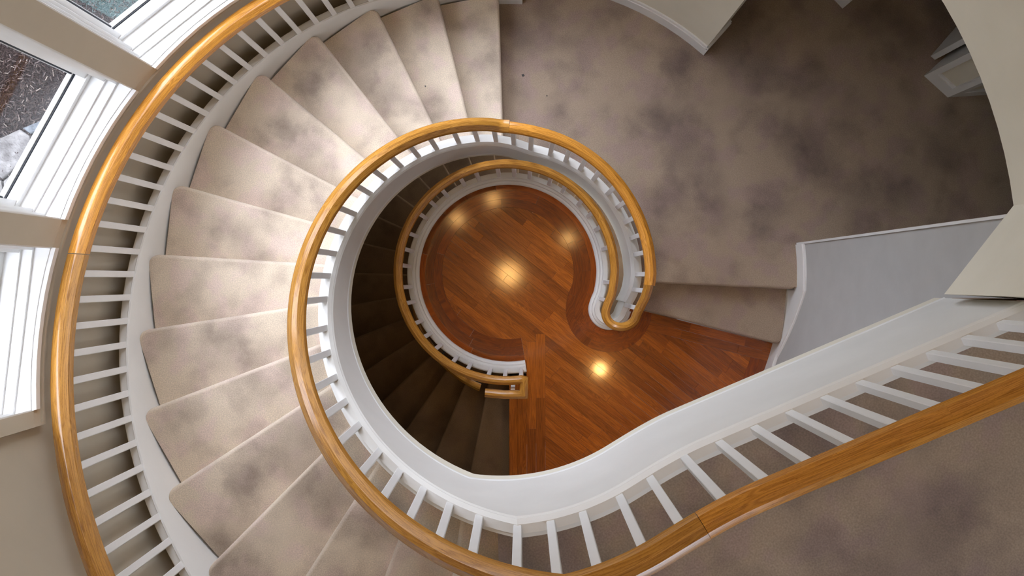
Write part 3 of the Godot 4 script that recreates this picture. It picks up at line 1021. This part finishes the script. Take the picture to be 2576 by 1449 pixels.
# ------------------------------------------------------------------ railings
func build_balustrades() -> void:
	# upper railing: from the wall down the stair and along the middle landing
	var up := node(self, "stair_balustrade")
	tag(up, "golden oak handrail on white square balusters along the stair's inner edge", "balustrade")
	var seam := nearest_on_line(Vector2(0.62, 0.73), 0, 60)
	var s := Shape.new()
	sweep(s, slice(0, seam, true), rail_profile(0.040, 0.008))
	part(up, "handrail", s.mesh(), M.rail_pale)
	s = Shape.new()
	var a := slice(seam, i_joint_mid, true)
	a[0] = a[0].lerp(a[1], 0.06)
	sweep(s, a, rail_profile(0.041, 0.009), true, 27.0, 0.7)
	part(up, "handrail", s.mesh(), M.rail)
	s = Shape.new()
	a = slice(i_joint_mid, i_joint_low + 3, true)
	a[0] = a[0].lerp(a[1], 0.06)
	sweep(s, a, rail_profile(0.036, 0.004), true, 27.0, 2.3)
	part(up, "handrail", s.mesh(), M.rail_pale)
	# straight part: evenly spaced, then the curve by angle
	for k in 10:
		var x := 1.872 - 0.1293 * k
		var p := Vector2(x, 1.0037 - 0.4302 * x)
		var i := nearest_on_line(p, 0, 60)
		post(up, Vector3(p.x, 0, p.y), across_at(i), UP_Y + 0.115, 3.958)
	for t in [52.9, 61.1, 69.5, 77.6]:
		var i := nearest_on_line(pol2(0.967, t), 20, i_joint_mid)
		post(up, line_p[i], across_at(i), line_p[i].y + 0.095, line_rail[i] + 0.008)
	for k in 38:
		var t := 85.5 + 7.81 * k
		var i := nearest_on_line(pol2(0.96, t), 40, i_joint_low + 28)
		post(up, line_p[i], across_at(i), line_p[i].y + 0.090, line_rail[i] + 0.010)

	# railing round the well
	var low := node(self, "well_balustrade")
	tag(low, "orange-brown oak handrail on short white balusters around the round well", "balustrade")
	s = Shape.new()
	a = slice(i_joint_low + 3, line_p.size() - 1, true)
	a[0] = a[0].lerp(a[1], 0.06)
	a.remove_at(a.size() - 1)
	a.append_array([Vector3(0.114, 0.66, 0.742), Vector3(0.114, 0.66, 0.842), Vector3(-0.03, 0.66, 0.844), Vector3(-0.162, 0.652, 0.832)])
	sweep(s, a, rail_profile(0.030), true, 27.0, 0.4)
	part(low, "handrail", s.mesh(), M.rail)
	for k in 27:
		var t := 80.6 + 10.19 * k
		var i := nearest_on_line(Vector2(-0.012, -0.023) + pol2(0.768, t), i_joint_low + 40, line_p.size())
		post(low, line_p[i], across_at(i), 0.088, 0.668, 0.030)
	for q in [Vector2(0.748, 0.06), Vector2(0.716, 0.18)]:
		var i := nearest_on_line(q, i_joint_low + 34, line_p.size())
		post(low, line_p[i], across_at(i), 0.088, line_rail[i] + 0.008, 0.030)
	post(low, Vector3(0.035, 0, 0.815), Vector3.RIGHT, -0.15, 0.668, 0.030)
	# handrail that goes down with the basement stair
	var down := node(self, "basement_handrail")
	tag(down, "dark brown handrail going down beside the basement stair under the well railing", "handrail")
	s = Shape.new()
	var path := PackedVector3Array()
	for k in 60:
		var t := 104.0 + k * 2.4
		path.append(pol(0.842, t, 0.50 - (t - 104.0) / LOW_STEP_DEG * RISE))
	sweep(s, path, rail_profile(0.026))
	part(down, "rail", s.mesh(), M.rail)
	for k in 6:
		var t := 106.0 + k * 24.0
		var y := 0.50 - (t - 104.0) / LOW_STEP_DEG * RISE
		s = Shape.new()
		arc_block(s, 0.78, 0.845, t, t + 1.2, y - 0.03, y - 0.03, y + 0.004, y + 0.004)
		part(down, "bracket", s.mesh(), M.black)

	# outer railing
	var out := node(self, "outer_balustrade")
	tag(out, "golden oak handrail on white square balusters along the window side of the stair", "balustrade")
	for seg in [[96.0, 182.6], [182.72, 272.4]]:
		path = PackedVector3Array()
		var n := int((seg[1] - seg[0]) / 1.5)
		for i in n + 1:
			var t: float = lerpf(seg[0], seg[1], float(i) / n)
			path.append(pol(2.055, t, maxf(nosing(t), MID_Y + 0.04) + 0.645))
		s = Shape.new()
		sweep(s, path, rail_profile(0.044), true, 27.0, seg[0] / 20.0)
		part(out, "handrail", s.mesh(), M.rail if seg[0] < 100.0 else M.rail_pale)
	var t := 98.66
	while t < 271.0:
		var y := maxf(nosing(t), MID_Y + 0.03)
		post(out, pol(2.058, t), pol(1, t), y + 0.09, y + 0.655, 0.034)
		t += 3.537

# ------------------------------------------------------------------ things in the dark hall, crumbs on the carpet
func panelled_face(parent: Node, a: Vector2, b: Vector2, y0: float, y1: float, stile: float) -> void:
	# a framed face from a to b (plan), panel set back, with the frame proud
	var d := (b - a).normalized()
	var o := Vector2(-d.y, d.x)
	var w := a.distance_to(b)
	var put := func(called: String, u0: float, u1: float, d0: float, d1: float, h0: float, h1: float, m: Material):
		var s := Shape.new()
		prism(s, PackedVector2Array([a + d * u0 + o * d0, a + d * u1 + o * d0, a + d * u1 + o * d1, a + d * u0 + o * d1]), h0, h1)
		part(parent, called, s.mesh(), m)
	put.call("stile", 0.0, stile, 0.0, 0.03, y0, y1, M.trim)
	put.call("stile", w - stile, w, 0.0, 0.03, y0, y1, M.trim)
	put.call("rail", stile, w - stile, 0.0, 0.03, y0, y0 + 0.13, M.trim)
	put.call("rail", stile, w - stile, 0.0, 0.03, y1 - 0.13, y1, M.trim)
	put.call("panel_moulding", stile, w - stile, 0.006, 0.03, y0 + 0.13, y0 + 0.155, M.trim)
	put.call("panel", stile, w - stile, 0.018, 0.03, y0 + 0.155, y1 - 0.13, M.plaster)

func build_hall_things() -> void:
	var cab := node(self, "corner_cabinet")
	tag(cab, "white panelled cabinet with a cut corner standing in the dark hall", "cabinet")
	var a := Vector2(3.085, -1.485)
	var b := Vector2(3.262, -1.324)
	var c := Vector2(3.60, -1.345)
	panelled_face(cab, b, a, MID_Y, 2.5, 0.045)
	panelled_face(cab, c, b, MID_Y, 2.5, 0.05)
	var s := Shape.new()
	prism(s, PackedVector2Array([a + Vector2(0.025, -0.02), b + Vector2(0.005, -0.035), c + Vector2(0, -0.032), Vector2(3.60, -1.95), Vector2(3.20, -1.59)]), MID_Y, 2.5)
	part(cab, "body", s.mesh(), M.trim)
	var door := node(self, "hall_door")
	tag(door, "white door with black hinges standing open beside the hall cabinet", "door")
	s = Shape.new()
	prism(s, PackedVector2Array([Vector2(3.128, -1.628), Vector2(3.160, -1.600), Vector2(3.62, -2.13), Vector2(3.585, -2.16)]), MID_Y + 0.01, 2.4)
	part(door, "leaf", s.mesh(), M.trim)
	for y in [0.62, 1.35, 2.1]:
		s = Shape.new()
		prism(s, PackedVector2Array([Vector2(3.150, -1.602), Vector2(3.166, -1.588), Vector2(3.186, -1.608), Vector2(3.170, -1.622)]), MID_Y + y - 0.16, MID_Y + y + 0.16)
		part(door, "hinge", s.mesh(), M.black)
	# crumbs on the carpets
	var says := ["largest dark crumb on the middle landing near the lowest tread", "small dark crumb on the middle landing nearer the railing", "dark crumb on the carpeted tread third from the bottom"]
	var spots := [Vector3(0.109, MID_Y, -1.497), Vector3(0.287, MID_Y, -1.344), Vector3(-0.535, 0.54 + 3 * RISE, -1.243)]
	for i in 3:
		s = Shape.new()
		var z := 0.012 if i == 0 else 0.006
		prism(s, PackedVector2Array([Vector2(-z, -z * 0.5), Vector2(0.2 * z, -z * 0.9), Vector2(z, 0.1 * z), Vector2(0.1 * z, 0.2 * z), Vector2(0.3 * z, z), Vector2(-0.5 * z, 0.5 * z)]), 0.0, 0.004)
		var o := part(self, "crumb", s.mesh(), M.black, spots[i])
		tag(o, says[i], "crumb", "crumbs on the carpet")

# ------------------------------------------------------------------ garden seen through the windows
func build_outside() -> void:
	var gy := -0.25
	var s := Shape.new()
	prism(s, PackedVector2Array([pol2(2.52, 130), pol2(2.52, 150), pol2(2.52, 170), pol2(2.52, 190), pol2(2.52, 210), pol2(2.52, 230), pol2(2.52, 250), pol2(2.52, 265), Vector2(-0.2, -14), Vector2(-16, -14), Vector2(-16, 14), Vector2(-1.6, 14)]), gy - 0.3, gy)
	var bed := part(self, "mulch_bed", s.mesh(), M.mulch)
	tag(bed, "dark bark mulch ground outside the curved windows", "ground")
	# wood chips and straw lying on it
	var chip := BoxMesh.new()
	chip.size = Vector3(0.034, 0.0035, 0.0055)
	var mm := MultiMesh.new()
	mm.transform_format = MultiMesh.TRANSFORM_3D
	mm.use_colors = true
	mm.mesh = chip
	var put := []
	while put.size() < 24000:
		var p := Vector2(rng.randf_range(-6.5, -2.4), rng.randf_range(-3.4, -0.2))
		if p.length() < 2.5:
			continue
		put.append(p)
	mm.instance_count = put.size()
	for i in put.size():
		var b := Basis.from_euler(Vector3(rng.randf_range(-0.5, 0.5), rng.randf() * TAU, rng.randf_range(-0.45, 0.45)))
		b = b.scaled(Vector3.ONE * rng.randf_range(0.4, 1.25))
		mm.set_instance_transform(i, Transform3D(b, Vector3(put[i].x, gy + rng.randf_range(0.002, 0.03), put[i].y)))
		var k := rng.randf()
		var c := Color(0.018, 0.012, 0.011).lerp(Color(0.055, 0.038, 0.034), rng.randf())
		if k > 0.93:
			c = Color(0.17, 0.14, 0.12)
		elif k > 0.78:
			c = Color(0.085, 0.066, 0.062)
		mm.set_instance_color(i, c)
	var chips := MultiMeshInstance3D.new()
	chips.name = "wood_chips"
	chips.multimesh = mm
	chips.material_override = M.chips
	add_child(chips)
	chips.set_meta("kind", "stuff")
	tag(chips, "scattered brown wood chips and straw on the mulch bed", "wood chips")
	# flagstones of a path
	var cells := []
	for gx in 5:
		for gz in 5:
			cells.append(Vector2(-4.75 + gx * 0.40 + (0.18 if gz % 2 else 0.0) + rng.randf_range(-0.09, 0.09), -1.38 + gz * 0.34 + rng.randf_range(-0.08, 0.08)))
	var number := 0
	var named := {4: "grey flagstone bordering the mulch at the left edge of the picture", 5: "grey flagstone at the left picture edge, lowest in the window", 8: "grey flagstone bordering the mulch in the middle of the window",
		9: "large grey flagstone touching the white outer sill", 10: "grey flagstone between the path joints near the lower window corner", 13: "narrow grey flagstone tip where mulch meets the white outer sill",
		15: "grey flagstone mostly hidden behind the lower end of the outer sill"}
	for i in cells.size():
		var poly := PackedVector2Array([cells[i] + Vector2(-0.6, -0.6), cells[i] + Vector2(0.6, -0.6), cells[i] + Vector2(0.6, 0.6), cells[i] + Vector2(-0.6, 0.6)])
		for j in cells.size():
			if i == j or cells[i].distance_to(cells[j]) > 1.3:
				continue
			var m: Vector2 = (cells[i] + cells[j]) / 2
			var d: Vector2 = (cells[j] - cells[i]).normalized()
			var e := Vector2(-d.y, d.x)
			var half := PackedVector2Array([m + e * 3, m - e * 3, m - e * 3 - d * 3, m + e * 3 - d * 3])
			var r := Geometry2D.intersect_polygons(poly, half)
			if r.size():
				poly = r[0]
		# the path's edge toward the mulch curves; keep clear of the house
		var mulch_edge := PackedVector2Array()
		for k in 13:
			var x := lerpf(-7.0, -2.0, k / 12.0)
			mulch_edge.append(Vector2(x, -1.42 + 0.42 * absf(x + 3.55) ** 1.15 * (1.0 if x < -3.55 else 0.35)))
		mulch_edge.append_array([Vector2(-2.0, 4.0), Vector2(-7.0, 4.0)])
		var kept := Geometry2D.intersect_polygons(poly, mulch_edge)
		if kept.is_empty():
			continue
		var near := PackedVector2Array()
		for k in 25:
			near.append(pol2(2.5, k * 15.0))
		kept = Geometry2D.clip_polygons(kept[0], near)
		if kept.is_empty():
			continue
		var small := Geometry2D.offset_polygon(kept[0], -0.011, Geometry2D.JOIN_ROUND)
		if small.is_empty() or small[0].size() < 3:
			continue
		number += 1
		if not named.has(number - 1):
			continue
		s = Shape.new()
		prism(s, small[0], gy - 0.02, gy + 0.035 + rng.randf_range(-0.006, 0.006), 0.006)
		var o := part(self, "flagstone", s.mesh(), M.stones[rng.randi() % 4])
		tag(o, named[number - 1], "flagstone", "flagstones of the garden path")
	# evergreens added out of view to hide the low sky from the windows
	var wood := plain(Color8(70, 52, 40), 0.9)
	var leaf := in_world(plain(Color.WHITE, 0.9, 0.2), speckle_texture(91, 0.05, Color8(24, 38, 22), Color8(62, 82, 48), 256), 0.7)
	for i in 8:
		var t := 112.0 + i * 12.0
		var h := rng.randf_range(8.0, 9.6)
		var base := pol(rng.randf_range(6.9, 7.6), t, gy)
		var tree := node(self, "added_evergreen", base)
		tag(tree, "dense dark evergreen added out of view to block the low sky", "tree", "evergreens added to block the low sky")
		s = Shape.new()
		arc_block(s, 0.0, 0.14, 0, 360, 0, 0, 0.7, 0.7, 8)
		part(tree, "trunk", s.mesh(), wood)
		var rows := []
		var f := noise(200 + i, 0.9, 3)
		for k in 15:
			var line := PackedVector3Array()
			var v := k / 14.0
			var r := 1.35 * pow(sin(PI * (0.10 + 0.90 * (1.0 - v)) * 0.5), 0.8) * (0.75 if k == 0 else 1.0) if k < 14 else 0.02
			for j in 19:
				var dir := pol(1, j * 20.0)
				var q := dir * r * (1.0 + 0.22 * f.get_noise_3d(dir.x * 2.0, v * 6.0, dir.z * 2.0) + (0.09 if k % 2 else -0.07))
				line.append(q + Vector3.UP * (0.5 + v * (h - 0.5)))
			rows.append(line)
		s = Shape.new()
		sheet(s, rows, pol(1, 0))
		part(tree, "crown", s.mesh(), leaf)
	# frosty lawn
	s = Shape.new()
	prism(s, PackedVector2Array([Vector2(-3.55, -2.28), Vector2(-3.2, -2.08), Vector2(-2.75, -1.98), Vector2(-2.2, -2.0), Vector2(-1.6, -2.1), Vector2(-0.3, -2.6), Vector2(-0.3, -13), Vector2(-9, -13), Vector2(-5.0, -3.6)]), gy - 0.05, gy + 0.012)
	var lawn := part(self, "lawn", s.mesh(), M.lawn)
	tag(lawn, "blue-green frosty lawn beyond the mulch outside the top window", "lawn")
	var blade := PrismMesh.new()
	blade.size = Vector3(0.006, 0.05, 0.002)
	var gm := MultiMesh.new()
	gm.transform_format = MultiMesh.TRANSFORM_3D
	gm.use_colors = true
	gm.mesh = blade
	var spots := []
	while spots.size() < 9000:
		var p := Vector2(rng.randf_range(-4.0, -2.0), rng.randf_range(-3.2, -1.95))
		if p.y < -2.0 - maxf(0.0, -2.75 - p.x) * 0.35 + rng.randf_range(-0.06, 0.06):
			spots.append(p)
	gm.instance_count = spots.size()
	for i in spots.size():
		var b := Basis.from_euler(Vector3(rng.randf_range(-1.1, 1.1), rng.randf() * TAU, rng.randf_range(-1.1, 1.1)))
		gm.set_instance_transform(i, Transform3D(b, Vector3(spots[i].x, gy + 0.025, spots[i].y)))
		gm.set_instance_color(i, Color(0.02, 0.04, 0.038).lerp(Color(0.10, 0.14, 0.135), rng.randf()))
	var grass := MultiMeshInstance3D.new()
	grass.name = "grass_blades"
	grass.multimesh = gm
	grass.material_override = M.chips
	add_child(grass)
	grass.set_meta("kind", "stuff")
	tag(grass, "frosted grass blades of the lawn", "grass")

# ------------------------------------------------------------------ lamps
func ceiling_lamp(at: Vector3, radius: float, energy: float, says: String, spread := 60.0) -> void:
	var o := node(self, "ceiling_light", at)
	tag(o, says, "ceiling light", "recessed ceiling lights")
	var s := Shape.new()
	var ring := PackedVector2Array()
	var disc := PackedVector2Array()
	for i in 24:
		disc.append(pol2(radius, i * 15.0))
	prism(s, disc, -0.012, 0.0)
	part(o, "lamp_lens", s.mesh(), M.glow)
	s = Shape.new()
	arc_block(s, radius, radius + 0.03, 0, 360, -0.018, -0.018, 0, 0, 24)
	part(o, "rim", s.mesh(), M.trim)
	var l := SpotLight3D.new()
	l.name = "lamp"
	o.add_child(l)
	l.position = Vector3(0, -0.03, 0)
	l.rotation_degrees = Vector3(-90, 0, 0)
	l.light_color = Color8(255, 196, 116)
	l.light_energy = energy
	l.light_size = radius
	l.spot_range = 14.0
	l.spot_angle = spread
	l.spot_attenuation = 2.0
	l.shadow_enabled = true

func build_lamps() -> void:
	ceiling_lamp(Vector3(-0.118, TOP_Y, -0.066), 0.17, 1.0, "large round ceiling light over the middle of the stairwell", 60.0)
	ceiling_lamp(Vector3(-0.38, TOP_Y, -1.32), 0.075, 0.3, "small recessed ceiling light toward the hall side of the stairwell")
	ceiling_lamp(Vector3(-0.98, TOP_Y, -0.99), 0.075, 0.3, "small recessed ceiling light nearest the stairwell windows")
	ceiling_lamp(Vector3(0.872, TOP_Y, -0.66), 0.075, 0.3, "small recessed ceiling light nearest the flat cream wall")
	ceiling_lamp(Vector3(0.985, 2.72, 1.04), 0.06, 0.45, "small recessed light in the ceiling under the upper landing")
